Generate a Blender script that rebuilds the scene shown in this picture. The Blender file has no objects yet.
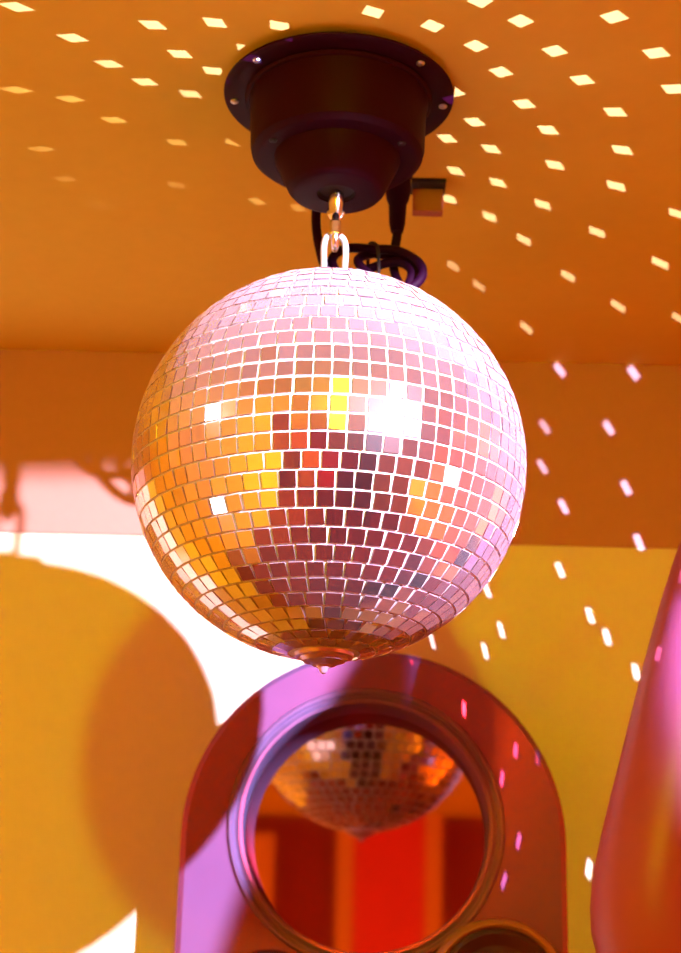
import bpy, bmesh, math, random
from mathutils import Vector, Matrix, Quaternion
random.seed(11)
C = bpy.context.scene.collection
S = bpy.context.scene
R_ = math.radians
PI = math.pi

# ------------------------------------------------------------------ camera
FPX = 1700.0
TH, RO, CZ = R_(18.6), R_(1.4), 1.58
fw = Vector((0, math.cos(TH), math.sin(TH)))
up0 = Vector((0, -math.sin(TH), math.cos(TH)))
r0 = Vector((1, 0, 0))
cup = up0 * math.cos(RO) - r0 * math.sin(RO)
crt = r0 * math.cos(RO) + up0 * math.sin(RO)
CAM = Vector((0, 0, CZ))
def ray(px, py): return fw + crt * ((px - 340.5) / FPX) - cup * ((py - 476.5) / FPX)
def at(px, py, Y):
    r = ray(px, py); return CAM + r * (Y / r.y)
def atz(px, py, Z):
    r = ray(px, py); return CAM + r * ((Z - CZ) / r.z)

cd = bpy.data.cameras.new('camera'); cam = bpy.data.objects.new('camera', cd); C.objects.link(cam)
m = Matrix((crt, cup, -fw)).transposed().to_4x4(); m.translation = CAM
cam.matrix_world = m
cd.sensor_fit = 'VERTICAL'; cd.sensor_height = 24.0; cd.lens = FPX / 953 * 24.0
cd.clip_start = 0.02
cd.dof.use_dof = True; cd.dof.focus_distance = 1.19; cd.dof.aperture_fstop = 5.6
S.camera = cam
S.view_settings.view_transform = 'Standard'; S.view_settings.look = 'None'
S.view_settings.exposure = 0.0; S.view_settings.gamma = 1.0; S.view_settings.use_curve_mapping = False
S.cycles.max_bounces = 10; S.cycles.diffuse_bounces = 5; S.cycles.glossy_bounces = 6
S.cycles.sample_clamp_indirect = 4.0
S.cycles.caustics_reflective = False

w = bpy.data.worlds.new('world'); S.world = w; w.use_nodes = True
w.node_tree.nodes['Background'].inputs[0].default_value = (0.02, 0.006, 0.004, 1)

# ------------------------------------------------------------------ materials
def newmat(name):
    mt = bpy.data.materials.new(name); mt.use_nodes = True
    nt = mt.node_tree; b = nt.nodes['Principled BSDF']
    return mt, nt, b
def mat(name, col, rough=0.5, metal=0.0, spec=0.5, nscale=0, namt=0.0, bump=0.0, coat=0.0, detail=4):
    mt, nt, b = newmat(name)
    b.inputs['Base Color'].default_value = (*col, 1)
    b.inputs['Roughness'].default_value = rough
    b.inputs['Metallic'].default_value = metal
    b.inputs['Specular IOR Level'].default_value = spec
    b.inputs['Coat Weight'].default_value = coat
    b.inputs['Coat Roughness'].default_value = 0.08
    if nscale:
        tc = nt.nodes.new('ShaderNodeTexCoord')
        n = nt.nodes.new('ShaderNodeTexNoise'); n.inputs['Scale'].default_value = nscale
        n.inputs['Detail'].default_value = detail
        nt.links.new(tc.outputs['Object'], n.inputs['Vector'])
        if namt:
            mx = nt.nodes.new('ShaderNodeMix'); mx.data_type = 'RGBA'
            mx.inputs[6].default_value = (*[c * (1 - namt) for c in col], 1)
            mx.inputs[7].default_value = (*[min(1, c * (1 + namt)) for c in col], 1)
            nt.links.new(n.outputs['Fac'], mx.inputs[0]); nt.links.new(mx.outputs[2], b.inputs['Base Color'])
        if bump:
            bp = nt.nodes.new('ShaderNodeBump'); bp.inputs['Strength'].default_value = bump
            bp.inputs['Distance'].default_value = 0.002
            nt.links.new(n.outputs['Fac'], bp.inputs['Height']); nt.links.new(bp.outputs[0], b.inputs['Normal'])
    return mt

M = {}
M['wall'] = mat('cream_plaster', (0.82, 0.72, 0.55), 0.85, spec=0.15, nscale=90, namt=0.03, bump=0.12)
M['band'] = mat('peach_plaster', (0.50, 0.23, 0.18), 0.8, spec=0.15, nscale=90, namt=0.04, bump=0.12)
M['ceil'] = mat('ceiling_paint', (0.76, 0.60, 0.075), 0.85, spec=0.15, nscale=60, namt=0.04, bump=0.1)
M['side'] = mat('side_wall_paint', (0.75, 0.50, 0.24), 0.85, spec=0.15, nscale=60, namt=0.04, bump=0.1)
M['rear'] = mat('maroon_paint', (0.30, 0.03, 0.06), 0.8, spec=0.15, nscale=60, namt=0.08, bump=0.1)
M['floor'] = mat('dark_floor', (0.26, 0.04, 0.05), 0.5, nscale=14, namt=0.2)
M['reddoor'] = mat('red_paint', (0.85, 0.02, 0.01), 0.45, nscale=30, namt=0.05)
M['casing'] = mat('orange_casing', (0.85, 0.36, 0.05), 0.5, nscale=30, namt=0.05)
M['black'] = mat('black_plastic', (0.022, 0.0005, 0.006), 0.5, spec=0.06, nscale=200, namt=0.1, bump=0.05)
M['blackdeep'] = mat('black_recess', (0.012, 0.004, 0.006), 0.7, nscale=100, namt=0.1)
M['screw'] = mat('screw_steel', (0.6, 0.55, 0.5), 0.3, metal=1.0, nscale=50, namt=0.1)
M['chrome'] = mat('chrome', (0.85, 0.83, 0.82), 0.16, metal=1.0, nscale=80, namt=0.04)
M['zinc'] = mat('zinc_wire', (0.80, 0.78, 0.80), 0.32, metal=0.6, nscale=80, namt=0.05)
M['cable'] = mat('black_cable', (0.018, 0.001, 0.016), 0.55, spec=0.08, nscale=120, namt=0.1)
M['box'] = mat('brown_box', (0.30, 0.07, 0.006), 0.6, nscale=60, namt=0.08)
M['grout'] = mat('pale_grout', (0.72, 0.68, 0.70), 0.55, nscale=300, namt=0.06)
M['skin'] = mat('skin', (0.36, 0.055, 0.13), 0.42, spec=0.4, nscale=35, namt=0.06, bump=0.05)
M['skin'].node_tree.nodes['Principled BSDF'].inputs['Subsurface Weight'].default_value = 0.15
M['skin'].node_tree.nodes['Principled BSDF'].inputs['Subsurface Radius'].default_value = (0.01, 0.004, 0.002)
M['hair'] = mat('dark_hair', (0.02, 0.012, 0.01), 0.5, nscale=90, namt=0.3, bump=0.6)
M['cloth'] = mat('dark_cloth', (0.03, 0.012, 0.02), 0.85, nscale=160, namt=0.2, bump=0.4)
M['eyew'] = mat('eye_white', (0.8, 0.78, 0.75), 0.2, nscale=40, namt=0.02)
M['lip'] = mat('lip', (0.45, 0.10, 0.09), 0.4, nscale=60, namt=0.05)
M['mirror'] = mat('mirror_glass', (0.62, 0.48, 0.48), 0.035, metal=1.0, nscale=20, namt=0.03)
M['lens'] = mat('lamp_lens', (0.9, 0.9, 0.9), 0.1, nscale=20, namt=0.02)

# red satin acrylic: pale haze over a red tinted reflective body
def panel_mat(name, diff, gl, rough, fac):
    mt, nt, b = newmat(name)
    nt.nodes.remove(b); out = nt.nodes['Material Output']
    d = nt.nodes.new('ShaderNodeBsdfDiffuse'); g = nt.nodes.new('ShaderNodeBsdfGlossy')
    tc = nt.nodes.new('ShaderNodeTexCoord'); n = nt.nodes.new('ShaderNodeTexNoise'); n.inputs['Scale'].default_value = 25
    nt.links.new(tc.outputs['Object'], n.inputs['Vector'])
    mx = nt.nodes.new('ShaderNodeMix'); mx.data_type = 'RGBA'
    mx.inputs[6].default_value = (*[c * .93 for c in diff], 1); mx.inputs[7].default_value = (*[c * 1.07 for c in diff], 1)
    nt.links.new(n.outputs['Fac'], mx.inputs[0]); nt.links.new(mx.outputs[2], d.inputs['Color'])
    g.inputs['Color'].default_value = (*gl, 1); g.inputs['Roughness'].default_value = rough
    a = nt.nodes.new('ShaderNodeMixShader'); a.inputs[0].default_value = fac
    nt.links.new(d.outputs[0], a.inputs[1]); nt.links.new(g.outputs[0], a.inputs[2]); nt.links.new(a.outputs[0], out.inputs[0])
    return mt
M['panel'] = panel_mat('red_acrylic', (0.14, 0.094, 0.25), (0.95, 0.012, 0.01), 0.26, 0.22)
M['panelgloss'] = panel_mat('red_acrylic_gloss', (0.13, 0.12, 0.29), (0.70, 0.02, 0.015), 0.3, 0.22)
M['dial'] = mat('dark_dial', (0.05, 0.012, 0.025), 0.25, nscale=40, namt=0.1, coat=0.6)
M['dialrim'] = mat('tan_rim', (0.45, 0.20, 0.10), 0.3, metal=0.3, nscale=40, namt=0.1)

# mirror facets: silvered glass under a film of dust and painted pale haze, each facet a little different
def facet_mat():
    mt, nt, b = newmat('mirror_facets')
    nt.nodes.remove(b); out = nt.nodes['Material Output']
    geo = nt.nodes.new('ShaderNodeNewGeometry')
    g = nt.nodes.new('ShaderNodeBsdfGlossy'); d = nt.nodes.new('ShaderNodeBsdfDiffuse')
    rr = nt.nodes.new('ShaderNodeMapRange'); rr.inputs[3].default_value = 0.03; rr.inputs[4].default_value = 0.10
    nt.links.new(geo.outputs['Random Per Island'], rr.inputs[0]); nt.links.new(rr.outputs[0], g.inputs['Roughness'])
    cr = nt.nodes.new('ShaderNodeMix'); cr.data_type = 'RGBA'
    cr.inputs[6].default_value = (0.72, 0.60, 0.62, 1); cr.inputs[7].default_value = (0.92, 0.82, 0.84, 1)
    nt.links.new(geo.outputs['Random Per Island'], cr.inputs[0]); nt.links.new(cr.outputs[2], g.inputs['Color'])
    d.inputs['Color'].default_value = (0.82, 0.64, 0.86, 1)
    tc = nt.nodes.new('ShaderNodeTexCoord'); n = nt.nodes.new('ShaderNodeTexNoise')
    n.inputs['Scale'].default_value = 700; n.inputs['Detail'].default_value = 6
    nt.links.new(tc.outputs['Object'], n.inputs['Vector'])
    dm = nt.nodes.new('ShaderNodeMapRange'); dm.inputs[1].default_value = 0.3; dm.inputs[2].default_value = 0.75
    dm.inputs[3].default_value = 0.55; dm.inputs[4].default_value = 1.5
    nt.links.new(n.outputs['Fac'], dm.inputs[0])
    # bright haze of the ball's top painted in: more on facets that face up
    sp = nt.nodes.new('ShaderNodeSeparateXYZ'); nt.links.new(tc.outputs['Normal'], sp.inputs[0])
    tp = nt.nodes.new('ShaderNodeMapRange'); tp.inputs[1].default_value = 0.1; tp.inputs[2].default_value = 0.9
    tp.inputs[3].default_value = 0.0; tp.inputs[4].default_value = 0.20
    nt.links.new(sp.outputs[2], tp.inputs[0])
    ad = nt.nodes.new('ShaderNodeMath'); ad.operation = 'ADD'
    # a thin dust film with painted-in bloom haze veils the glass more the flatter one looks along it
    lw = nt.nodes.new('ShaderNodeLayerWeight'); lw.inputs['Blend'].default_value = 0.5
    pw = nt.nodes.new('ShaderNodeMath'); pw.operation = 'POWER'; pw.inputs[1].default_value = 2.0
    nt.links.new(lw.outputs['Facing'], pw.inputs[0])
    ma = nt.nodes.new('ShaderNodeMath'); ma.operation = 'MULTIPLY_ADD'; ma.inputs[1].default_value = 0.46; ma.inputs[2].default_value = 0.008
    nt.links.new(pw.outputs[0], ma.inputs[0])
    ml = nt.nodes.new('ShaderNodeMath'); ml.operation = 'MULTIPLY'
    nt.links.new(ma.outputs[0], ml.inputs[0]); nt.links.new(dm.outputs[0], ml.inputs[1])
    nt.links.new(ml.outputs[0], ad.inputs[0]); nt.links.new(tp.outputs[0], ad.inputs[1])
    mx = nt.nodes.new('ShaderNodeMixShader'); nt.links.new(ad.outputs[0], mx.inputs[0])
    g2 = nt.nodes.new('ShaderNodeBsdfGlossy'); g2.inputs['Roughness'].default_value = 0.24; g2.inputs['Color'].default_value = (.85, .74, .80, 1)
    hz = nt.nodes.new('ShaderNodeMixShader'); hz.inputs[0].default_value = 0.05
    nt.links.new(g.outputs[0], hz.inputs[1]); nt.links.new(g2.outputs[0], hz.inputs[2])
    nt.links.new(hz.outputs[0], mx.inputs[1]); nt.links.new(d.outputs[0], mx.inputs[2]); nt.links.new(mx.outputs[0], out.inputs[0])
    return mt
M['facet'] = facet_mat()
def emis(name, col, st):
    mt, nt, b = newmat(name)
    b.inputs['Base Color'].default_value = (*col, 1)
    b.inputs['Emission Color'].default_value = (*col, 1); b.inputs['Emission Strength'].default_value = st
    return mt

# ------------------------------------------------------------------ geometry helpers
def link(name, bm, material, parent=None, smooth=False, angle=None):
    me = bpy.data.meshes.new(name); bm.normal_update(); bm.to_mesh(me); bm.free()
    o = bpy.data.objects.new(name, me); C.objects.link(o)
    if material: me.materials.append(material)
    if smooth:
        for p in me.polygons: p.use_smooth = True
        if angle is not None:
            try: me.set_sharp_from_angle(angle=angle)
            except Exception: pass
    if parent: o.parent = parent
    return o
def empty(name, loc, label, cat, group=None):
    o = bpy.data.objects.new(name, None); C.objects.link(o); o.location = loc
    o.empty_display_size = 0.05
    o['label'] = label; o['category'] = cat
    if group: o['group'] = group
    return o
def tag(o, label, cat, group=None):
    o['label'] = label; o['category'] = cat
    if group: o['group'] = group
    return o
def struct(o): o['kind'] = 'structure'; return o
def box_bm(x0, x1, y0, y1, z0, z1, bev=0.0, bm=None):
    bm = bm or bmesh.new()
    vs = [bm.verts.new((x, y, z)) for x in (x0, x1) for y in (y0, y1) for z in (z0, z1)]
    fs = [(0, 1, 3, 2), (4, 6, 7, 5), (0, 4, 5, 1), (2, 3, 7, 6), (0, 2, 6, 4), (1, 5, 7, 3)]
    faces = [bm.faces.new([vs[i] for i in f]) for f in fs]
    if bev:
        es = list({e for f in faces for e in f.edges})
        bmesh.ops.bevel(bm, geom=es, offset=bev, segments=2, affect='EDGES', profile=0.5)
    return bm
def lathe_bm(prof, n=64, bm=None, mtx=None, close=False):
    """prof: list of (r, z); revolved about z"""
    bm = bm or bmesh.new(); rings = []
    for (r, z) in prof:
        if r < 1e-6: ring = [bm.verts.new((0, 0, z))]
        else: ring = [bm.verts.new((r * math.cos(2 * PI * k / n), r * math.sin(2 * PI * k / n), z)) for k in range(n)]
        rings.append(ring)
    seq = list(zip(rings[:-1], rings[1:]))
    if close: seq.append((rings[-1], rings[0]))
    for a, b in seq:
        for k in range(n):
            k2 = (k + 1) % n
            if len(a) == 1 and len(b) == 1: continue
            if len(a) == 1: bm.faces.new((a[0], b[k], b[k2]))
            elif len(b) == 1: bm.faces.new((a[k], b[0], a[k2]))
            else: bm.faces.new((a[k], b[k], b[k2], a[k2]))
    bmesh.ops.recalc_face_normals(bm, faces=bm.faces)
    if mtx is not None: bmesh.ops.transform(bm, matrix=mtx, verts=bm.verts)
    return bm
def catmull(pts, sub=8, closed=False):
    pts = [Vector(p) for p in pts]; n = len(pts); out = []
    rng = range(n) if closed else range(n - 1)
    for i in rng:
        p0 = pts[(i - 1) % n] if closed or i > 0 else pts[0]
        p1 = pts[i]; p2 = pts[(i + 1) % n]
        p3 = pts[(i + 2) % n] if closed or i + 2 < n else pts[-1]
        for s in range(sub):
            t = s / sub
            out.append(0.5 * ((2 * p1) + (p2 - p0) * t + (2 * p0 - 5 * p1 + 4 * p2 - p3) * t * t + (3 * p1 - p0 - 3 * p2 + p3) * t ** 3))
    if not closed: out.append(pts[-1])
    return out
def tube_bm(pts, rad, n=12, closed=False, bm=None):
    bm = bm or bmesh.new(); N = len(pts); rings = []
    prev = None
    for i, p in enumerate(pts):
        a = pts[(i - 1) % N] if (closed or i > 0) else pts[i]
        b = pts[(i + 1) % N] if (closed or i < N - 1) else pts[i]
        t = (b - a).normalized()
        if prev is None:
            u = t.orthogonal().normalized()
        else:
            u = (prev - t * prev.dot(t)).normalized()
        prev = u; v = t.cross(u)
        r = rad[i] if isinstance(rad, (list, tuple)) else rad
        rings.append([bm.verts.new(p + (u * math.cos(2 * PI * k / n) + v * math.sin(2 * PI * k / n)) * r) for k in range(n)])
    seq = [(i, i + 1) for i in range(N - 1)]
    for i, j in seq:
        for k in range(n):
            bm.faces.new((rings[i][k], rings[i][(k + 1) % n], rings[j][(k + 1) % n], rings[j][k]))
    if closed:
        # match the seam with the best rotation
        best = min(range(n), key=lambda s: sum((rings[-1][k].co - rings[0][(k + s) % n].co).length for k in range(n)))
        for k in range(n):
            bm.faces.new((rings[-1][k], rings[-1][(k + 1) % n], rings[0][(k + 1 + best) % n], rings[0][(k + best) % n]))
    else:
        bm.faces.new(list(reversed(rings[0]))); bm.faces.new(rings[-1])
    bmesh.ops.recalc_face_normals(bm, faces=bm.faces)
    return bm

# ------------------------------------------------------------------ room
YW = 1.80; ZC = 2.329; XL, XR, YF = -1.7, 1.9, -2.3
T = 0.08
ZB = 2.111                                   # where the peach band of the wall begins
struct(link('floor', box_bm(XL - T, XR + T, YF - T, YW + T, -T, 0), M['floor']))
struct(link('ceiling', box_bm(XL - T, XR + T, YF - T, YW + T, ZC, ZC + T), M['ceil']))
struct(link('wall_back', box_bm(XL - T, XR + T, YW, YW + T, 0, ZC), M['wall']))
struct(link('wall_left', box_bm(XL - T, XL, YF, YW, 0, ZC), M['side']))
M['rose'] = mat('rose_wall_paint', (0.74, 0.34, 0.20), 0.85, spec=0.15, nscale=60, namt=0.04, bump=0.1)
struct(link('wall_right', box_bm(XR, XR + T, YF, YW, 0, ZC), M['rose']))
struct(link('wall_front', box_bm(XL - T, XR + T, YF - T, YF, 0, ZC), M['rear']))
struct(link('trim_1', box_bm(XL, XR, YW - 0.003, YW, ZB, ZC, 0.001), M['band']))   # peach upper band
struct(link('trim_2', box_bm(-0.29, -0.05, YF, YF + 0.05, 0.0, ZC, 0.004), M['reddoor']))       # red pilaster
struct(link('trim_3', box_bm(-0.345, -0.29, YF, YF + 0.06, 0.0, ZC, 0.003), M['casing']))
struct(link('trim_4', box_bm(-0.05, 0.005, YF, YF + 0.06, 0.0, ZC, 0.003), M['casing']))
d1 = struct(link('door_1', box_bm(-1.36, -0.62, YF, YF + 0.035, 0.0, 2.2, 0.004), M['casing']))
cb = bmesh.new()
box_bm(-1.42, -1.36, YF, YF + 0.05, 0, 2.26, 0, cb); box_bm(-0.62, -0.56, YF, YF + 0.05, 0, 2.26, 0, cb)
box_bm(-1.36, -0.62, YF, YF + 0.05, 2.2, 2.26, 0, cb)
link('door_frame', cb, M['casing'], d1)
hb = lathe_bm([(0, 0), (.026, 0), (.028, .012), (.012, .02), (.012, .04), (.026, .05), (.03, .065), (.02, .082), (0, .085)], 24,
              mtx=Matrix.Translation((-0.70, YF + .035, 1.0)) @ Matrix.Rotation(-PI / 2, 4, 'X'))
link('door_knob', hb, M['screw'], d1, True)

# ------------------------------------------------------------------ mirror ball
RB = 0.15
rb = ray(329, 465).normalized()
BC = CAM + rb * math.sqrt((FPX * RB / 198) ** 2 + RB * RB)
ball = empty('mirror_ball', BC, 'mirrored disco ball covered in small square facets, hanging from the black ceiling motor', 'disco ball')
core_bm = bmesh.new(); bmesh.ops.create_uvsphere(core_bm, u_segments=144, v_segments=96, radius=RB - 0.0013)
link('ball_core', core_bm, M['grout'], ball, True)
tb = bmesh.new(); FACETS = []
NR, NC = 36, 72
pitch = PI * RB / NR
rot = {}
for i in range(NR):
    lat = -PI / 2 + (i + 0.5) * PI / NR
    if abs(lat) > R_(81): continue
    blk = i in range(15, 21)
    n = NC if blk else max(6, round(NC * math.cos(lat)))
    off = (0.5 * (2 * PI / n) + 0.12 * (1 if i >= 18 else 0) * (2 * PI / n)) if blk else random.random() * 2 * PI
    hw = (2 * PI * RB * math.cos(lat) / n) / 2 * 0.870; hh = pitch / 2 * 0.870
    row_tilt = random.gauss(0, R_(0.5))
    for k in range(n):
        lon = off + 2 * PI * k / n + random.gauss(0, 0.0016)
        c = Vector((math.cos(lat) * math.cos(lon), math.cos(lat) * math.sin(lon), math.sin(lat)))
        e = Vector((-math.sin(lon), math.cos(lon), 0)); u = c.cross(e)
        q = Quaternion(u, random.gauss(0, R_(1.3))) @ Quaternion(e, random.gauss(0, R_(1.1)) + row_tilt) @ Quaternion(c, random.gauss(0, R_(0.9)))
        E_, U_, N_ = q @ e, q @ u, q @ c
        P = c * (RB - 0.0004); FACETS.append((P.copy(), N_.copy()))
        a, b = hw * random.uniform(.985, 1.0), hh * random.uniform(.985, 1.0)
        # square edged glass with a narrow ground chamfer
        top = [tb.verts.new(P + E_ * (sx * a) + U_ * (sy * b)) for sx, sy in ((-1, -1), (1, -1), (1, 1), (-1, 1))]
        bot = [tb.verts.new(P - N_ * 0.0026 + E_ * (sx * (a + .0001)) + U_ * (sy * (b + .0001))) for sx, sy in ((-1, -1), (1, -1), (1, 1), (-1, 1))]
        tb.faces.new(top)
        for s in range(4):
            tb.faces.new((top[s], bot[s], bot[(s + 1) % 4], top[(s + 1) % 4]))
bmesh.ops.recalc_face_normals(tb, faces=tb.faces)
link('mirror_tiles', tb, M['facet'], ball)
capm = mat('pole_cap_metal', (0.60, 0.38, 0.62), 0.3, metal=0.55, nscale=60, namt=0.08)
zb_ = -RB
link('pole_cap', lathe_bm([(0.0225, zb_ + .0045), (.0215, zb_ + .0005), (.0195, zb_ - .0004), (.018, zb_ - .0002), (.0155, zb_ - .0028), (.0135, zb_ - .0024), (.0085, zb_ - .0058),
                           (.006, zb_ - .0056), (.0035, zb_ - .0085), (.0028, zb_ - .0105), (.0015, zb_ - .0116), (0, zb_ - .012)], 48), capm, ball, True, R_(50))
link('top_cap', lathe_bm([(0.026, RB - .004), (.0255, RB + .0012), (.022, RB + .0025), (.006, RB + .003), (.0055, RB + .007), (0, RB + .007)], 48), M['chrome'], ball, True, R_(40))
lw = 0.0085
pts = [Vector((-lw, 0, RB + .001)), Vector((-lw, 0, RB + .018)), Vector((-lw * 1.04, 0, RB + .032)), Vector((-lw * .80, 0, RB + .0415)), Vector((0, 0, RB + .0445)),
       Vector((lw * .80, 0, RB + .0415)), Vector((lw * 1.04, 0, RB + .032)), Vector((lw, 0, RB + .018)), Vector((lw, 0, RB + .001))]
loop = link('hanging_loop', tube_bm(catmull(pts, 5), 0.0026, 12), M['zinc'], ball, True)
loop.rotation_euler = (0, 0, R_(12))

# ------------------------------------------------------------------ motor on the ceiling
mx_, my_ = BC.x, BC.y
motor = empty('ball_motor', (mx_, my_, ZC), 'round black mirror ball motor with stepped housing screwed to the ceiling', 'ball motor')
rz = lambda z: z - ZC
link('mounting_flange', lathe_bm([(0, 0), (.0830, 0), (.0925, -.0055), (.0945, -.0070), (.0943, -.0085), (.0925, -.0093), (.085, -.0097), (.078, -.0100), (0, -.0100)], 96), M['black'], motor, True, R_(35))
link('motor_housing', lathe_bm([(.0735, -.0095), (.0730, -.016), (.0720, -.022), (.0708, -.056), (.0695, -.0615), (.0655, -.0650), (.0625, -.0655), (0, -.0655)], 96), M['black'], motor, True, R_(35))
link('housing_rim', lathe_bm([(.0755, -.0098), (.0768, -.0115), (.0755, -.0135), (.0735, -.0140), (.0735, -.0098)], 96), M['black'], motor, True, R_(35))
link('gear_cup', lathe_bm([(.0515, -.0645), (.0505, -.068), (.0395, -.092), (.0365, -.0955), (.0330, -.0965), (.0155, -.0965), (.0150, -.0915), (0, -.0915)], 80), M['black'], motor, True, R_(35))
link('shaft_recess', lathe_bm([(.0147, -.0960), (.0140, -.0930), (0, -.0925)], 40), M['blackdeep'], motor, True, R_(35))
sh = link('drive_shaft', lathe_bm([(0, -.088), (.0062, -.088), (.0062, -.106), (.0056, -.1075), (.0056, -.116), (.0040, -.1180), (0, -.1180)], 24), M['chrome'], motor, True, R_(35))
for k in range(6):
    a = R_((-42, -139, 4, 176, 62, 121)[k])
    s = lathe_bm([(0, -.0019), (.0022, -.0019), (.0034, -.0010), (.0036, 0), (0, .0003)], 16)
    box_bm(-.0024, .0024, -.0003, .0003, -.0022, -.0017, 0, s)
    o = link('screw', s, M['screw'], motor, True, R_(30)); o.location = (.0862 * math.cos(a), .0862 * math.sin(a), -.0095); o.rotation_euler = (0, 0, a * 1.7)
for k in range(3):
    a = R_(-150 + 120 * k)
    s = lathe_bm([(0, -.0016), (.0020, -.0016), (.0032, -.0008), (.0034, 0), (0, .0003)], 16)
    o = link('housing_screw', s, M['blackdeep'], motor, True, R_(30)); o.location = (.0590 * math.cos(a), .0590 * math.sin(a), -.0655)

# quick link between shaft and loop
hk = empty('quick_link', (mx_, my_, BC.z + .187), 'shiny steel hook link joining motor shaft and mirror ball loop', 'hook')
zs = rz(BC.z)                                # helper: heights below are above the ball centre
hp = []
for k in range(24):
    a = 2 * PI * k / 24
    hp.append(Vector((0, .0058 * math.cos(a), .0150 * math.sin(a) * (1.0) + .0105)))
o = link('link_ring', tube_bm(hp, 0.0031, 12, True), M['chrome'], hk, True)
o2 = link('lock_sleeve', lathe_bm([(0, -.006), (.0044, -.006), (.0047, -.005), (.0047, .005), (.0044, .006), (0, .006)], 6, mtx=Matrix.Translation((0, -.0058, .0105))), M['chrome'], hk)
tp_ = [Vector((0, 0, .0225)), Vector((0, .004, .026)), Vector((0, .0035, .031)), Vector((0, -.0005, .033)), Vector((0, 0, .037))]
link('eye_screw', tube_bm(catmull([Vector((.0055 * math.cos(a), 0, .0275 + .0055 * math.sin(a))) for a in [R_(90 + 30 * q) for q in range(12)]], 2, True), .0018, 10, True), M['chrome'], hk, True)

# ceiling outlet box behind the motor
bx0 = atz(412, 178, ZC); bx1 = atz(446, 178, ZC)
yb = 1.372
obx = empty('outlet_box', ((bx0.x + bx1.x) / 2, yb + .028, ZC), 'small square brown box fixed to the ceiling behind the motor', 'ceiling box')
hwx = .0138
link('box_body', box_bm(-hwx, hwx, -.016, -.004, -.0270, -.004, .0012), M['box'], obx)
link('box_gap_shade', box_bm(-hwx - .002, hwx + .002, -.0275, -.002, -.004, 0, .0008), M['blackdeep'], obx)  # dark strip modelled for the shadow gap between box and ceiling
# coiled cable with a plug
P = lambda x, y, Y: at(x, y, Y)
cab = empty('power_cable', P(398, 200, 1.352), 'coiled black power cable with plug hanging behind the motor and ball', 'cable')
cl = cab.location
def cp(x, y, Y): return P(x, y, Y) - cl
main = [cp(322, 180, 1.330), cp(319, 195, 1.331), cp(316, 220, 1.331), cp(320, 250, 1.33), cp(330, 275, 1.34), cp(355, 282, 1.35), cp(372, 268, 1.352), cp(398, 262, 1.345), cp(412, 272, 1.34),
        cp(402, 292, 1.335), cp(375, 300, 1.335), cp(348, 285, 1.335), cp(332, 262, 1.34), cp(345, 249, 1.345), cp(372, 249, 1.345), cp(398, 251, 1.342), cp(418, 262, 1.335),
        cp(422, 276, 1.33), cp(408, 288, 1.328), cp(380, 282, 1.328), cp(358, 262, 1.336), cp(372, 254, 1.352), cp(398, 258, 1.355), cp(415, 268, 1.35), cp(414, 284, 1.346), cp(400, 285, 1.35), cp(393, 262, 1.358), cp(397, 236, 1.356), cp(398, 215, 1.352)]
link('cord', tube_bm(catmull(main, 6), 0.0042, 10), M['cable'], cab, True)
p_top, p_bot = cp(399, 152, 1.352), cp(397, 232, 1.352)
ax = (p_bot - p_top); L = ax.length
qm = Matrix.Translation(p_top) @ ax.to_track_quat('Z', 'Y').to_matrix().to_4x4()
link('plug', lathe_bm([(0, 0), (.0095, 0), (.0112, .003), (.0112, L * .52), (.0100, L * .60), (.0080, L * .66), (.0072, L * .9), (.0055, L), (0, L)], 28, mtx=qm), M['cable'], cab, True, R_(40))
link('cable_tie', tube_bm(catmull([cp(372, 243, 1.338), cp(378, 250, 1.330), cp(378, 290, 1.322), cp(372, 294, 1.335), cp(368, 270, 1.36), cp(369, 248, 1.355)], 4, True), .0016, 8, True), M['blackdeep'], cab, True)
# a stub that carries the plug up to the ceiling
st = cp(399, 152, 1.352)
link('socket', lathe_bm([(0, 0), (.0125, 0), (.0125, -.010), (0, -.010)], 28, mtx=Matrix.Translation((st.x, st.y, ZC - cl.z))), M['blackdeep'], cab, True, R_(40))
link('plug_neck', tube_bm([Vector((st.x, st.y, ZC - cl.z - .009)), Vector((st.x, st.y, st.z - .004))], .0085, 16), M['cable'], cab, True)

# ------------------------------------------------------------------ arched cabinet
YP = 1.70
pl, pr_, ptop = at(180, 840, YP), at(567, 850, YP), at(372, 650, YP)
AX = (pl.x + pr_.x) / 2; AR = (pr_.x - pl.x) / 2; AZ = ptop.z - AR
rc = at(366, 826, YP)
RX, RZ = rc.x - AX, rc.z
RO_, RI_ = .1365, .1225
arch = empty('arched_cabinet', (AX, YP, 0), 'tall glossy red arched cabinet with a round mirror porthole, standing against the wall', 'cabinet')
def arch_pts(r, n=48, zbase=0.0):
    p = [(-r, zbase)] + [(r * math.cos(PI - PI * k / n), AZ + r * math.sin(PI - PI * k / n)) for k in range(n + 1)] + [(r, zbase)]
    return p
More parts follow.
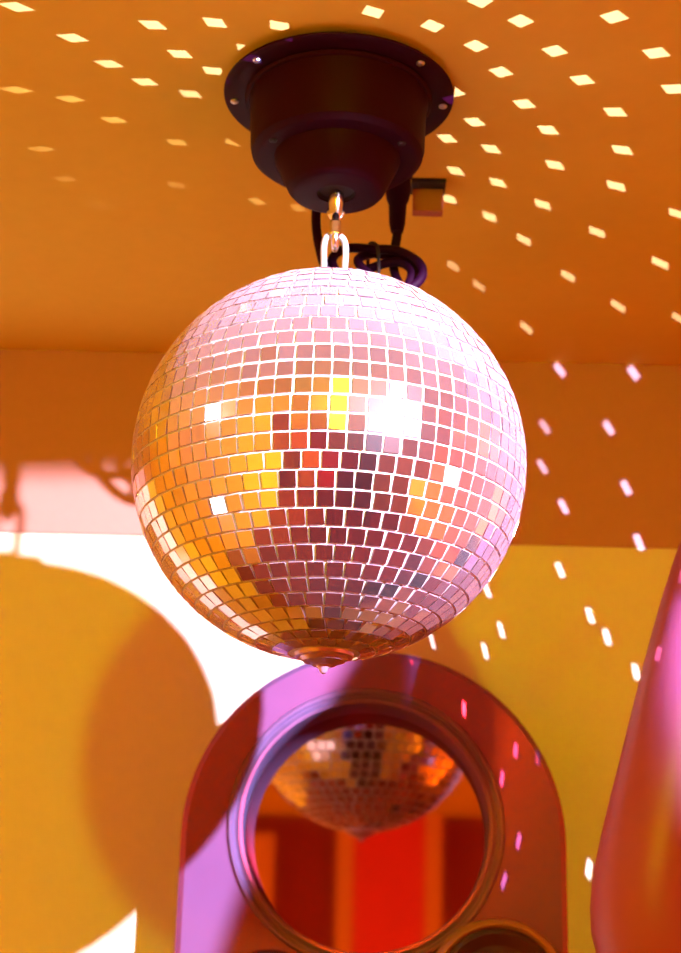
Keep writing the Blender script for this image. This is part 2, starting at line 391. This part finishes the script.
# cabinet body: front plate with a hole, sides and back
bm = bmesh.new()
NSEG = 96
def hole(y, r): return [bm.verts.new((RX + r * math.cos(2 * PI * k / NSEG), y, RZ + r * math.sin(2 * PI * k / NSEG))) for k in range(NSEG)]
bev = .006
outer_f = [bm.verts.new((x, 0, z)) for x, z in arch_pts(AR - bev)]
outer_m = [bm.verts.new((x, bev, z)) for x, z in arch_pts(AR)]
outer_b = [bm.verts.new((x, YW - YP, z)) for x, z in arch_pts(AR)]
h_f = hole(0, RI_ + .003); h_b = hole(.062, RI_ + .003)
n_o = len(outer_f)
for A_, B_ in ((outer_f, outer_m), (outer_m, outer_b)):
    for k in range(n_o):
        bm.faces.new((A_[k], B_[k], B_[(k + 1) % n_o], A_[(k + 1) % n_o]))
bm.faces.new(outer_b)
for k in range(NSEG):
    bm.faces.new((h_f[k], h_f[(k + 1) % NSEG], h_b[(k + 1) % NSEG], h_b[k]))
eo = [bm.edges.get((outer_f[k], outer_f[(k + 1) % n_o])) for k in range(n_o)]
eh = [bm.edges.get((h_f[k], h_f[(k + 1) % NSEG])) for k in range(NSEG)]
bmesh.ops.triangle_fill(bm, edges=eo + eh, use_beauty=True, use_dissolve=False)
bmesh.ops.recalc_face_normals(bm, faces=bm.faces)
link('cabinet_body', bm, M['panel'], arch, True, R_(30))
Ry = Matrix.Rotation(PI / 2, 4, 'X')          # lathe axis z -> -y (towards the room)
Rm = Matrix.Translation((RX, 0, RZ)) @ Ry
# ring: outer ridge, groove, inner ridge
ro, ri = RO_, RI_
prof = [(ro + .001, -.001), (ro + .0005, .002), (ro - .0015, .0045), (ro - .0045, .0045), (ro - .0065, .0025), (ro - .008, .0025), (ri + .0025, .0055), (ri - .0005, .0050), (ri - .0015, .002), (ri - .0005, -.058), (ri + .0028, -.058), (ri + .0028, -.001)]
link('porthole_ring', lathe_bm(prof, 128, mtx=Rm, close=True), M['panelgloss'], arch, True, R_(40))
# mirror at the back of the porthole, turned a little
mb = lathe_bm([(0, -.0535), (ri + .0015, -.0535), (ri + .0015, -.0590), (0, -.0590)], 96)
mo = link('round_mirror', mb, M['mirror'], arch)
mo.matrix_local = Matrix.Translation((RX, 0, RZ)) @ Matrix.Rotation(R_(-2.6), 4, 'Z') @ Ry
# two dark dials low on the front
def dial(px, py, r, rim_mat, h):
    c = at(px, py, YP); mtx = Matrix.Translation((c.x - AX, 0, c.z)) @ Ry
    d = link('dial', lathe_bm([(0, -.001), (r * .86, -.001), (r * .86, h * .55), (r * .78, h * .62), (r * .62, h * .5), (r * .5, h * .62), (r * .3, h * .95), (0, h * 1.05)], 72, mtx=mtx), M['dial'], arch, True, R_(35))
    link('dial_rim', lathe_bm([(r * .86, -.001), (r, -.001), (r * 1.0, h * .35), (r * .96, h * .62), (r * .90, h * .72), (r * .86, h * .6)], 72, mtx=mtx, close=True), rim_mat, d, True, R_(40))
dial(497, 992, .068, M['dialrim'], .032)
dial(268, 1006, .052, M['dial'], .030)

# ------------------------------------------------------------------ person with a raised arm at the right
YA = 1.36
def wp(px, py, Y=YA): return at(px, py, Y)
V = []; E_l = []; RAD = []
def jv(p, r, par=None, r2=None):
    V.append(Vector(p)); RAD.append((r, r2 or r)); i = len(V) - 1
    if par is not None: E_l.append((par, i))
    return i
sx0, sy0 = 0.66, 1.40                          # spine
pel = jv((sx0, sy0, .93), .115, None, .09)
wai = jv((sx0, sy0 + .01, 1.10), .095, pel, .075)
che = jv((sx0, sy0 + .015, 1.28), .115, wai, .085)
nb = jv((sx0, sy0 + .015, 1.425), .060, che, .055)
nk = jv((sx0, sy0 + .004, 1.50), .043, nb)
hd0 = jv((sx0, sy0 - .010, 1.56), .062, nk, .070)
hd1 = jv((sx0, sy0 - .012, 1.635), .073, hd0, .088)
hd2 = jv((sx0, sy0 - .005, 1.70), .060, hd1, .072)
for s in (-1, 1):
    hip = jv((sx0 + s * .085, sy0, .88), .085, pel)
    th = jv((sx0 + s * .095, sy0, .70), .073, hip)
    kn = jv((sx0 + s * .098, sy0 - .005, .48), .052, th)
    ca = jv((sx0 + s * .10, sy0 + .015, .34), .050, kn)
    an = jv((sx0 + s * .10, sy0 + .02, .085), .034, ca)
    he = jv((sx0 + s * .10, sy0 + .03, .040), .036, an)
    fo = jv((sx0 + s * .105, sy0 - .10, .030), .036, he, .026)
    to = jv((sx0 + s * .11, sy0 - .17, .022), .028, fo, .018)
# right arm (left in the photo), raised with the elbow bent
sh_ = jv((sx0 - .155, sy0 + .01, 1.405), .058, nb)
el = wp(644, 945); fa0 = wp(656, 865); fa1 = wp(676, 780); fa2 = wp(692, 690); fa3 = wp(707, 610); fa4 = wp(726, 535); wr = wp(750, 445)
ua = jv((Vector((sx0 - .155, sy0 + .01, 1.405)) + el) / 2 + Vector((0, 0, -.006)), .050, sh_)
e1 = jv(el, .0570, ua)
f0 = jv(fa0, .0515, e1); f1 = jv(fa1, .0505, f0); f2 = jv(fa2, .0465, f1); f3 = jv(fa3, .0420, f2); f4 = jv(fa4, .0375, f3)
w1 = jv(wr, .0290, f4, .0235)
hand_dir = (wr - fa4).normalized()
side = Vector((1, 0, 0)) - hand_dir * hand_dir.x; side.normalize()
pm = jv(wr + hand_dir * .045, .036, w1, .016); pm2 = jv(wr + hand_dir * .085, .038, pm, .014)
# left arm hanging
sl = jv((sx0 + .155, sy0 + .01, 1.405), .058, nb)
ul = jv((sx0 + .20, sy0 + .015, 1.26), .045, sl); eL = jv((sx0 + .225, sy0 + .02, 1.12), .038, ul)
fl = jv((sx0 + .235, sy0 - .01, 1.02), .037, eL); wl = jv((sx0 + .235, sy0 - .05, .87), .024, fl)
pL = jv((sx0 + .235, sy0 - .06, .82), .020, wl, .034); pL2 = jv((sx0 + .233, sy0 - .07, .785), .018, pL, .034)
roots = [pel]
nrm = hand_dir.cross(side).normalized()
if nrm.y > 0: nrm = -nrm                        # palm towards the camera
for k, (o_, ln, sp) in enumerate(((-.027, .072, -.10), (-.009, .080, -.03), (.009, .075, .03), (.026, .060, .12))):
    b0 = wr + hand_dir * .084 + side * o_
    dr = (hand_dir + side * sp).normalized()
    m0 = jv(wr - hand_dir * .006 + side * o_ * .55, .0150); roots.append(m0)
    m1 = jv(wr + hand_dir * .045 + side * o_ * .9, .0165, m0)
    i0 = jv(b0, .0125, m1)
    i1 = jv(b0 + dr * ln * .45, .0098, i0); i2 = jv(b0 + dr * ln * .78 + nrm * .010, .0090, i1); i3 = jv(b0 + dr * ln * 1.05 + nrm * .022, .0078, i2)
b0 = wr + hand_dir * .012 - side * .010
i0 = jv(b0, .0150); roots.append(i0); i1 = jv(b0 - side * .030 + hand_dir * .030 + nrm * .006, .0135, i0); i2 = jv(b0 - side * .045 + hand_dir * .062 + nrm * .012, .0105, i1); i3 = jv(b0 - side * .050 + hand_dir * .086 + nrm * .016, .0088, i2)
for k, (oy, ln) in enumerate(((-.026, .066), (-.009, .075), (.009, .072), (.025, .056))):
    b0 = Vector((sx0 + .233, sy0 - .066 + oy, .775))
    m0 = jv(Vector((sx0 + .235, sy0 - .052 + oy * .55, .862)), .0150); roots.append(m0)
    m1 = jv(Vector((sx0 + .234, sy0 - .060 + oy * .9, .815)), .0165, m0)
    i0 = jv(b0, .0125, m1)
    i1 = jv(b0 + Vector((0, -.004, -ln * .45)), .0098, i0); i2 = jv(b0 + Vector((-.008, -.006, -ln * .78)), .0090, i1); i3 = jv(b0 + Vector((-.018, -.008, -ln * 1.05)), .0078, i2)
b0 = Vector((sx0 + .230, sy0 - .065, .850)); i0 = jv(b0, .0150); roots.append(i0); i1 = jv(b0 + Vector((-.006, -.034, -.034)), .0130, i0); i2 = jv(b0 + Vector((-.012, -.046, -.066)), .0105, i1); i3 = jv(b0 + Vector((-.016, -.048, -.088)), .0088, i2)
POFF = Vector((sx0, sy0, 0))
def skinned(name, V, E_l, RAD, roots, material, parent=None):
    me = bpy.data.meshes.new(name); me.from_pydata([v - POFF if parent is None else v for v in V], E_l, [])
    o = bpy.data.objects.new(name, me); C.objects.link(o)
    sk = o.modifiers.new('skin', 'SKIN'); sk.use_smooth_shade = True
    for i, v in enumerate(me.skin_vertices[0].data):
        v.radius = RAD[i]; v.use_root = i in roots
    ss = o.modifiers.new('sub', 'SUBSURF'); ss.levels = 2; ss.render_levels = 2
    bpy.context.view_layer.update()
    dg = bpy.context.evaluated_depsgraph_get()
    nm = bpy.data.meshes.new_from_object(o.evaluated_get(dg))
    nm.name = name; o.modifiers.clear(); o.data = nm
    nm.materials.clear(); nm.materials.append(material)
    for p in nm.polygons: p.use_smooth = True
    if parent: o.parent = parent
    else: o.location = POFF
    return o
person = skinned('person', V, E_l, RAD, roots, M['skin'])
tag(person, 'person at the right with one bare arm raised, elbow bent, pink light on the forearm', 'person')
hc = Vector((0, -.012, 1.635))
# face
nose = bmesh.new(); bmesh.ops.create_uvsphere(nose, u_segments=16, v_segments=12, radius=1)
bmesh.ops.transform(nose, matrix=Matrix.Translation(hc + Vector((0, -.088, -.012))) @ Matrix.Rotation(R_(-18), 4, 'X') @ Matrix.Diagonal((.012, .015, .026, 1)), verts=nose.verts)
link('nose', nose, M['skin'], person, True)
for s in (-1, 1):
    eb = bmesh.new(); bmesh.ops.create_uvsphere(eb, u_segments=16, v_segments=12, radius=.0125)
    bmesh.ops.transform(eb, matrix=Matrix.Translation(hc + Vector((s * .030, -.062, .008))), verts=eb.verts)
    e_ = link('eye', eb, M['eyew'], person, True)
    ib = bmesh.new(); bmesh.ops.create_uvsphere(ib, u_segments=12, v_segments=8, radius=.0065)
    bmesh.ops.transform(ib, matrix=Matrix.Translation(hc + Vector((s * .030, -.0705, .008))), verts=ib.verts)
    link('iris', ib, M['hair'], e_, True)
    ab = bmesh.new(); bmesh.ops.create_uvsphere(ab, u_segments=14, v_segments=10, radius=1)
    bmesh.ops.transform(ab, matrix=Matrix.Translation(hc + Vector((s * .074, .008, -.002))) @ Matrix.Diagonal((.009, .018, .030, 1)), verts=ab.verts)
    link('ear', ab, M['skin'], person, True)
lb = bmesh.new(); bmesh.ops.create_uvsphere(lb, u_segments=16, v_segments=10, radius=1)
bmesh.ops.transform(lb, matrix=Matrix.Translation(hc + Vector((0, -.080, -.046))) @ Matrix.Diagonal((.023, .010, .009, 1)), verts=lb.verts)
link('mouth', lb, M['lip'], person, True)
hb = bmesh.new(); bmesh.ops.create_uvsphere(hb, u_segments=40, v_segments=28, radius=1)
for v in hb.verts:
    if v.co.y < -.25 and v.co.z < .45: v.co.y = -.25 + (v.co.y + .25) * .1
bmesh.ops.transform(hb, matrix=Matrix.Translation(hc + Vector((0, .018, .022))) @ Matrix.Diagonal((.086, .100, .098, 1)), verts=hb.verts)
link('hair', hb, M['hair'], person, True)
# clothes: sleeveless top and trousers over the body
tv = lathe_bm([(.150, .90), (.146, .98), (.118, 1.10), (.128, 1.25), (.136, 1.32), (.115, 1.40), (.075, 1.445)], 40)
for v in tv.verts: v.co.y *= .82
bmesh.ops.translate(tv, verts=tv.verts, vec=(0, .012, 0))
tt = link('sleeveless_top', tv, M['cloth'], person, True); so = tt.modifiers.new('thick', 'SOLIDIFY'); so.thickness = .004
tV, tE, tR = [Vector((0, .008, 1.01)), Vector((0, .004, .93))], [(0, 1)], [(.128, .102), (.132, .108)]
for sg in (-1, 1):
    prev = 1
    for (x, y, z, q_) in ((.080, 0, .84, .100), (.092, 0, .70, .088), (.097, 0, .48, .070), (.10, .014, .30, .064), (.10, .02, .11, .060)):
        tV.append(Vector((sg * x, y, z))); tR.append((q_, q_)); tE.append((prev, len(tV) - 1)); prev = len(tV) - 1
skinned('trousers', tV, tE, tR, [0], M['cloth'], person)

# ------------------------------------------------------------------ lamps of the room
def look(o, p, tgt):
    o.location = p
    o.rotation_euler = (Vector(tgt) - Vector(p)).to_track_quat('-Z', 'Y').to_euler()
def lamp_fixture(p, tgt, label, k=1.0):
    """a small can spotlight hung from the ceiling, mouth just behind p"""
    p = Vector(p); d = (Vector(tgt) - p).normalized()
    t = empty('spotlight', (p.x - d.x * .06, p.y - d.y * .06, ZC), label, 'spotlight')
    q = Matrix.Translation(p - t.location) @ d.to_track_quat('Z', 'Y').to_matrix().to_4x4()
    link('housing', lathe_bm([(a_ * k, b_ * k) for a_, b_ in ((0, -.13), (.028, -.128), (.036, -.11), (.036, -.012), (.033, -.012), (.033, -.10), (0, -.10))], 36, mtx=q), M['black'], t, True, R_(40))
    b = p - d * .06 - t.location; b.z = min(b.z, -.034 * k - .001)
    link('bracket', tube_bm([Vector((0, 0, 0)), Vector((0, 0, b.z + .034 * k))], .006, 12), M['black'], t, True)
    link('ceiling_plate', lathe_bm([(0, 0), (.04, 0), (.04, -.008), (0, -.010)], 32), M['black'], t, True, R_(40))
    return t
def light(name, kind, p, tgt, power, col, size=.02, spot=60, blend=.2):
    ld = bpy.data.lights.new(name, kind); ld.energy = power; ld.color = col
    ld.shadow_soft_size = size
    if kind == 'SPOT': ld.spot_size = R_(spot); ld.spot_blend = blend
    o = bpy.data.objects.new(name, ld); C.objects.link(o); look(o, p, tgt)
    return o

# 1. white profile spot, its beam shuttered along the right
WL = Vector((.73, .045, CZ + .722))
WT = at(150, 720, YW)
wl_ = light('white_profile_spot', 'SPOT', WL, WT, 540, (1.0, .90, 1.2), .012, 60, .1)
mw = wl_.matrix_world
bpy.context.view_layer.update()
inv = wl_.matrix_world.inverted()
def uv_of(p):
    q = inv @ Vector(p); return q.x / -q.z, q.y / -q.z
edge = [uv_of(at(x, y, YP)) for x, y in ((350, 660), (258, 840), (222, 940))]
(v1, u1), (v2, u2), (v3, u3) = [(v, u) for u, v in edge]
def quad(v):
    return (u1 * (v - v2) * (v - v3) / ((v1 - v2) * (v1 - v3)) + u2 * (v - v1) * (v - v3) / ((v2 - v1) * (v2 - v3)) + u3 * (v - v1) * (v - v2) / ((v3 - v1) * (v3 - v2)))
qa = (quad(1) + quad(-1)) / 2 - quad(0); qb = (quad(1) - quad(-1)) / 2; qc = quad(0)
UL = uv_of((-1.0, YW, 2.0))[0]; VB = uv_of((-.3, YW, 1.42))[1]; VT = uv_of(at(100, 476, YW))[1]
def gobo_light(ld, build):
    ld.use_nodes = True; nt = ld.node_tree
    em = nt.nodes['Emission']
    tc = nt.nodes.new('ShaderNodeTexCoord'); sp = nt.nodes.new('ShaderNodeSeparateXYZ')
    nt.links.new(tc.outputs['Normal'], sp.inputs[0])
    def mth(op, a, b=None):
        n = nt.nodes.new('ShaderNodeMath'); n.operation = op
        for i, x in enumerate((a, b)):
            if x is None: continue
            if isinstance(x, (int, float)): n.inputs[i].default_value = x
            else: nt.links.new(x, n.inputs[i])
        return n.outputs[0]
    az = mth('ABSOLUTE', sp.outputs[2])
    u = mth('DIVIDE', sp.outputs[0], az); v = mth('DIVIDE', sp.outputs[1], az)
    def step(x, lo, hi):
        n = nt.nodes.new('ShaderNodeMapRange'); n.interpolation_type = 'SMOOTHSTEP'
        n.inputs[1].default_value = lo; n.inputs[2].default_value = hi
        nt.links.new(x, n.inputs[0]); return n.outputs[0]
    nt.links.new(build(mth, step, u, v), em.inputs['Strength'])
SGN = 1.0
def white_mask(mth, step, u, v):
    if SGN < 0: u, v = mth('MULTIPLY', u, -1.0), mth('MULTIPLY', v, -1.0)
    vc = mth('MAXIMUM', mth('MINIMUM', v, v1 + .08), v3 - .05)
    e = mth('ADD', mth('MULTIPLY', mth('ADD', mth('MULTIPLY', vc, qa), qb), vc), qc)
    r = step(mth('SUBTRACT', e, u), -.003, .003)
    l = step(u, UL - .01, UL + .01); b = mth('MULTIPLY', step(v, VB - .01, VB + .01), step(v, VT + .010, VT - .010))
    return mth('MULTIPLY', mth('MULTIPLY', r, l), b)
gobo_light(wl_.data, white_mask)
lamp_fixture(WL - (WT - WL).normalized() * .02, WT, 'black can spotlight on the ceiling throwing the white beam', .5)

# 2. amber spot above the camera
OL = Vector((.070, -.02, CZ + .69)); OT = Vector((0, 1.6, 1.75))
light('amber_spot', 'SPOT', OL, OT, 50, (.49, .54, .008), .03, 95, .5)
lamp_fixture(OL - (OT - OL).normalized() * .02, OT, 'black can spotlight on the ceiling throwing amber light')

# 3. added orange fill lamps, out of view: their light reaches the view only off the walls and the ceiling
def wash(p, tgt, power, col, label, spot=110):
    light('orange_fill', 'SPOT', p, tgt, power, col, .04, spot, .6)
    p, tgt = Vector(p), Vector(tgt); d = (tgt - p).normalized()
    t = empty('added_fill_lamp', (p.x - d.x * .09, p.y - d.y * .09, 0), label, 'added fill light')
    q = Matrix.Translation(p - d * .02 - t.location) @ d.to_track_quat('Z', 'Y').to_matrix().to_4x4()
    link('housing', lathe_bm([(0, -.13), (.05, -.128), (.06, -.11), (.06, -.012), (.055, -.012), (.055, -.10), (0, -.10)], 36, mtx=q), M['black'], t, True, R_(40))
    b = p - d * .10 - t.location
    link('stand', tube_bm([Vector((b.x, b.y, .01)), Vector((b.x, b.y, b.z - .05))], .010, 14), M['black'], t, True)
    link('base', lathe_bm([(0, 0), (.11, 0), (.11, .012), (0, .016)], 36, mtx=Matrix.Translation((b.x, b.y, 0))), M['black'], t, True, R_(40))
wash((.60, -1.7, .35), (-1.7, -.30, 1.15), 1500, (.49, .285, .003), 'unseen fill light added to bounce orange off the left wall', 82)
wash((1.15, -.75, .35), (1.9, .80, 1.25), 720, (1.0, .285, .003), 'unseen fill light added to bounce orange off the right wall', 62)
wash((.1, -1.0, .35), (.05, -.45, 2.3), 300, (.24, .13, .003), 'unseen fill light added to bounce orange off the ceiling behind the viewer', 55)
wash((.45, -1.3, .35), (-.2, -2.3, 1.9), 160, (.45, .06, .004), 'unseen fill light added to brighten the red pilaster wall', 100)

# 4. added magenta spot from the right, out of view, masked to the raised arm
AL = Vector((.75, .25, 1.56)); AT = wp(676, 690, YA - .04)
ml_ = light('added_magenta_spot', 'SPOT', AL, AT, 300, (.9, 1.2, 2.2), .012, 16, .3)
gobo_light(ml_.data, lambda mth, step, u, v: mth('MULTIPLY', mth('MULTIPLY', step(u, -.014, .006), step(u, .040, .026)), mth('MULTIPLY', step(v, -.10, .05), step(v, .066, .058))))
ad_ = (AT - AL).normalized(); ap = AL - ad_ * .02
st_ = empty('added_stand_spot', (ap.x - ad_.x * .06, ap.y - ad_.y * .06, 0), 'unseen black spotlight added on a floor stand, throwing pink light at the raised arm', 'spotlight')
q = Matrix.Translation(ap - st_.location) @ ad_.to_track_quat('Z', 'Y').to_matrix().to_4x4()
link('housing', lathe_bm([(0, -.13), (.028, -.128), (.036, -.11), (.036, -.012), (.033, -.012), (.033, -.10), (0, -.10)], 36, mtx=q), M['black'], st_, True, R_(40))
link('stand', tube_bm([Vector((0, 0, .01)), Vector((0, 0, ap.z - ad_.z * .06 - .03))], .009, 14), M['black'], st_, True)
link('base', lathe_bm([(0, 0), (.15, 0), (.15, .012), (0, .018)], 40), M['black'], st_, True, R_(40))

# 5. beams thrown back by single facets of the ball: one narrow lamp per spot of light
CEIL = [(480,1,1),(614,17,1),(520.6,21,1),(432.5,26,1),(656,53,1),(554.7,51,1),(476,46,1),(582,80,1),(501,72,1),(674,89,1),(454,92,1),(524,104,1),(615,112,.95),
        (474.5,122,1),(548,130,1),(447,138.5,.9),(491,149,.9),(622,150,.95),(455.6,171,.8),(554.7,165,.9),(497.5,182.5,.85),(616,186,.9),(449,199,.8),(542.6,204.5,.8),
        (678,214,.8),(489.7,216.6,.75),(523.8,239.6,.7),(597,232,.75),(453,266,.45),(660,263,.8),(568,276,.65),(479,286,.45),(618,306,.65),(526.4,328,.6),(680,319,.6),
        (16.6,7,.9),(153,25,.95),(215,22.7,1),(73,38,.9),(180,54,.95),(247,49,.9),(109,64,.8),(213.6,71,.9),(145,82,.8),(17,90,.5),(190.5,94,.75),(70.5,99,.5),
        (114,120,.5),(177,142.5,.42),(234,142.5,.45),(42,149,.34),(65.5,179,.22),(176,185,.24),(243,174,.38),(99,207,.14),(257,201.5,.38),(373,12,1),(279.6,26,.95),(298,208,.3)]
WALL = [(560,370,.8),(634,373,.85),(545,427,.6),(609,428,.8),(542.6,467,.7),(626.5,488,.9),(563.6,507,.9),(639,542,.95),(560,570,1),(487,590,1),(590,615.5,1),
        (501,630,1),(607,637,1),(485,651,1),(636,672,1),(432,641,.9),(589,869,1.1)]
ARCH = [(515.6,750.5,.6),(537.5,757.6,.3),(502,778.5,.6),(518.5,841,.7),(504,881,.7),(464,709,.6),(411,657,.25)]
def beam(hit, nrm_, half, bright, col, soft=.12):
    # the facet that sends the white lamp's light to this place
    hit = Vector(hit); src = BC
    for _ in range(5):
        d = (hit - src).normalized(); n_ = (d + (WL - src).normalized()).normalized(); src = BC + n_ * (RB + .004)
    d = hit - src; dist = d.length
    cosi = abs(d.normalized().dot(Vector(nrm_)))
    e = Vector((-n_.y, n_.x, 0)).normalized(); uu = n_.cross(e)
    ld = bpy.data.lights.new('facet_beam', 'SPOT'); ld.shadow_soft_size = 0.0
    ld.color = col
    o = bpy.data.objects.new('facet_beam', ld); C.objects.link(o)
    qt = d.to_track_quat('-Z', 'Y'); o.location = src; o.rotation_euler = qt.to_euler()
    X, Y = qt @ Vector((1, 0, 0)), qt @ Vector((0, 1, 0))
    k = half / dist
    a1, a2, b1, b2 = e.dot(X) * k, e.dot(Y) * k, uu.dot(X) * k, uu.dot(Y) * k
    det = a1 * b2 - a2 * b1
    ld.spot_size = 2 * math.atan(math.hypot(abs(a1) + abs(b1), abs(a2) + abs(b2)) * 1.4); ld.spot_blend = 0.0
    ld.energy = BEAM * bright ** 1.6 * dist * dist / max(.25, cosi)
    gobo_light(ld, lambda mth, step, u, v: mth('MULTIPLY',
        step(mth('ABSOLUTE', mth('ADD', mth('MULTIPLY', u, b2 / det), mth('MULTIPLY', v, -b1 / det))), 1 + soft, 1 - soft),
        step(mth('ABSOLUTE', mth('ADD', mth('MULTIPLY', u, -a2 / det), mth('MULTIPLY', v, a1 / det))), 1 + soft, 1 - soft)))
BEAM = 110
ROLL = R_(18)
WHT = (.95, .80, 2.6); LAV = (1.0, .88, 1.2)
for x, y, s in CEIL:
    left = x < 300
    beam(atz(x, y, ZC), (0, 0, 1), .0074, s, (1.0, .75, 1.2) if left and s < .6 else WHT)
for x, y, s in WALL:
    beam(at(x, y, YW), (0, 1, 0), .0084, s * (1.35 if y < 545 else 1), (.8, .95, 1.7) if y < 545 else LAV, .3)
for x, y, s in ARCH:
    beam(at(x, y, YP), (0, 1, 0), .0068, s * 1.4, LAV, .3)
for x, y, s in ((651, 645, .8), (676, 572, .6)):
    p = wp(x, y, YA - .03); beam(p, (BC - p).normalized(), .0058, s * 1.2, LAV, .25)

# 6. small bare bulbs at the sides of the room, the last two added for sparkles in the ball
def pix(p):
    d = p - CAM; z = d.dot(fw); return 340.5 + FPX * d.dot(crt) / z, 476.5 - FPX * d.dot(cup) / z
def bulb(px, py, dist, col, st, label):
    P_, N_ = min(((P_, N_) for P_, N_ in FACETS if N_.dot(CAM - BC - P_) > 0), key=lambda f: (pix(BC + f[0])[0] - px) ** 2 + (pix(BC + f[0])[1] - py) ** 2)
    p0 = BC + P_; v = (CAM - p0).normalized(); l = N_ * (2 * N_.dot(v)) - v
    t = min([dist] + [(ZC - .05 - p0.z) / l.z if l.z > 0 else 9])
    p = p0 + l * t
    o = empty('pendant_bulb', (p.x, p.y, ZC), label, 'bulb')
    z = p.z - ZC
    gb = bmesh.new(); bmesh.ops.create_uvsphere(gb, u_segments=24, v_segments=16, radius=.020)
    bmesh.ops.translate(gb, verts=gb.verts, vec=(0, 0, z)); link('bulb_glass', gb, emis('bulb_glow', col, st), o, True)
    link('bulb_socket', lathe_bm([(0, z + .05), (.011, z + .05), (.012, z + .018), (0, z + .016)], 20), M['black'], o, True, R_(40))
    if z < -.06: link('bulb_wire', tube_bm([Vector((0, 0, z + .048)), Vector((0, 0, 0))], .002, 8), M['black'], o, True)
bulb(207, 412, .95, (1, .95, 1), 40, 'small bare white bulb hanging near the ceiling at the left')
bulb(222, 500, .85, (1, .8, 1), 18, 'small added sparkle bulb on a long wire at the left, hanging lower than the ball')
bulb(452, 468, .85, (1, .8, 1), 25, 'small added sparkle bulb hanging on a wire to the right of the ball')
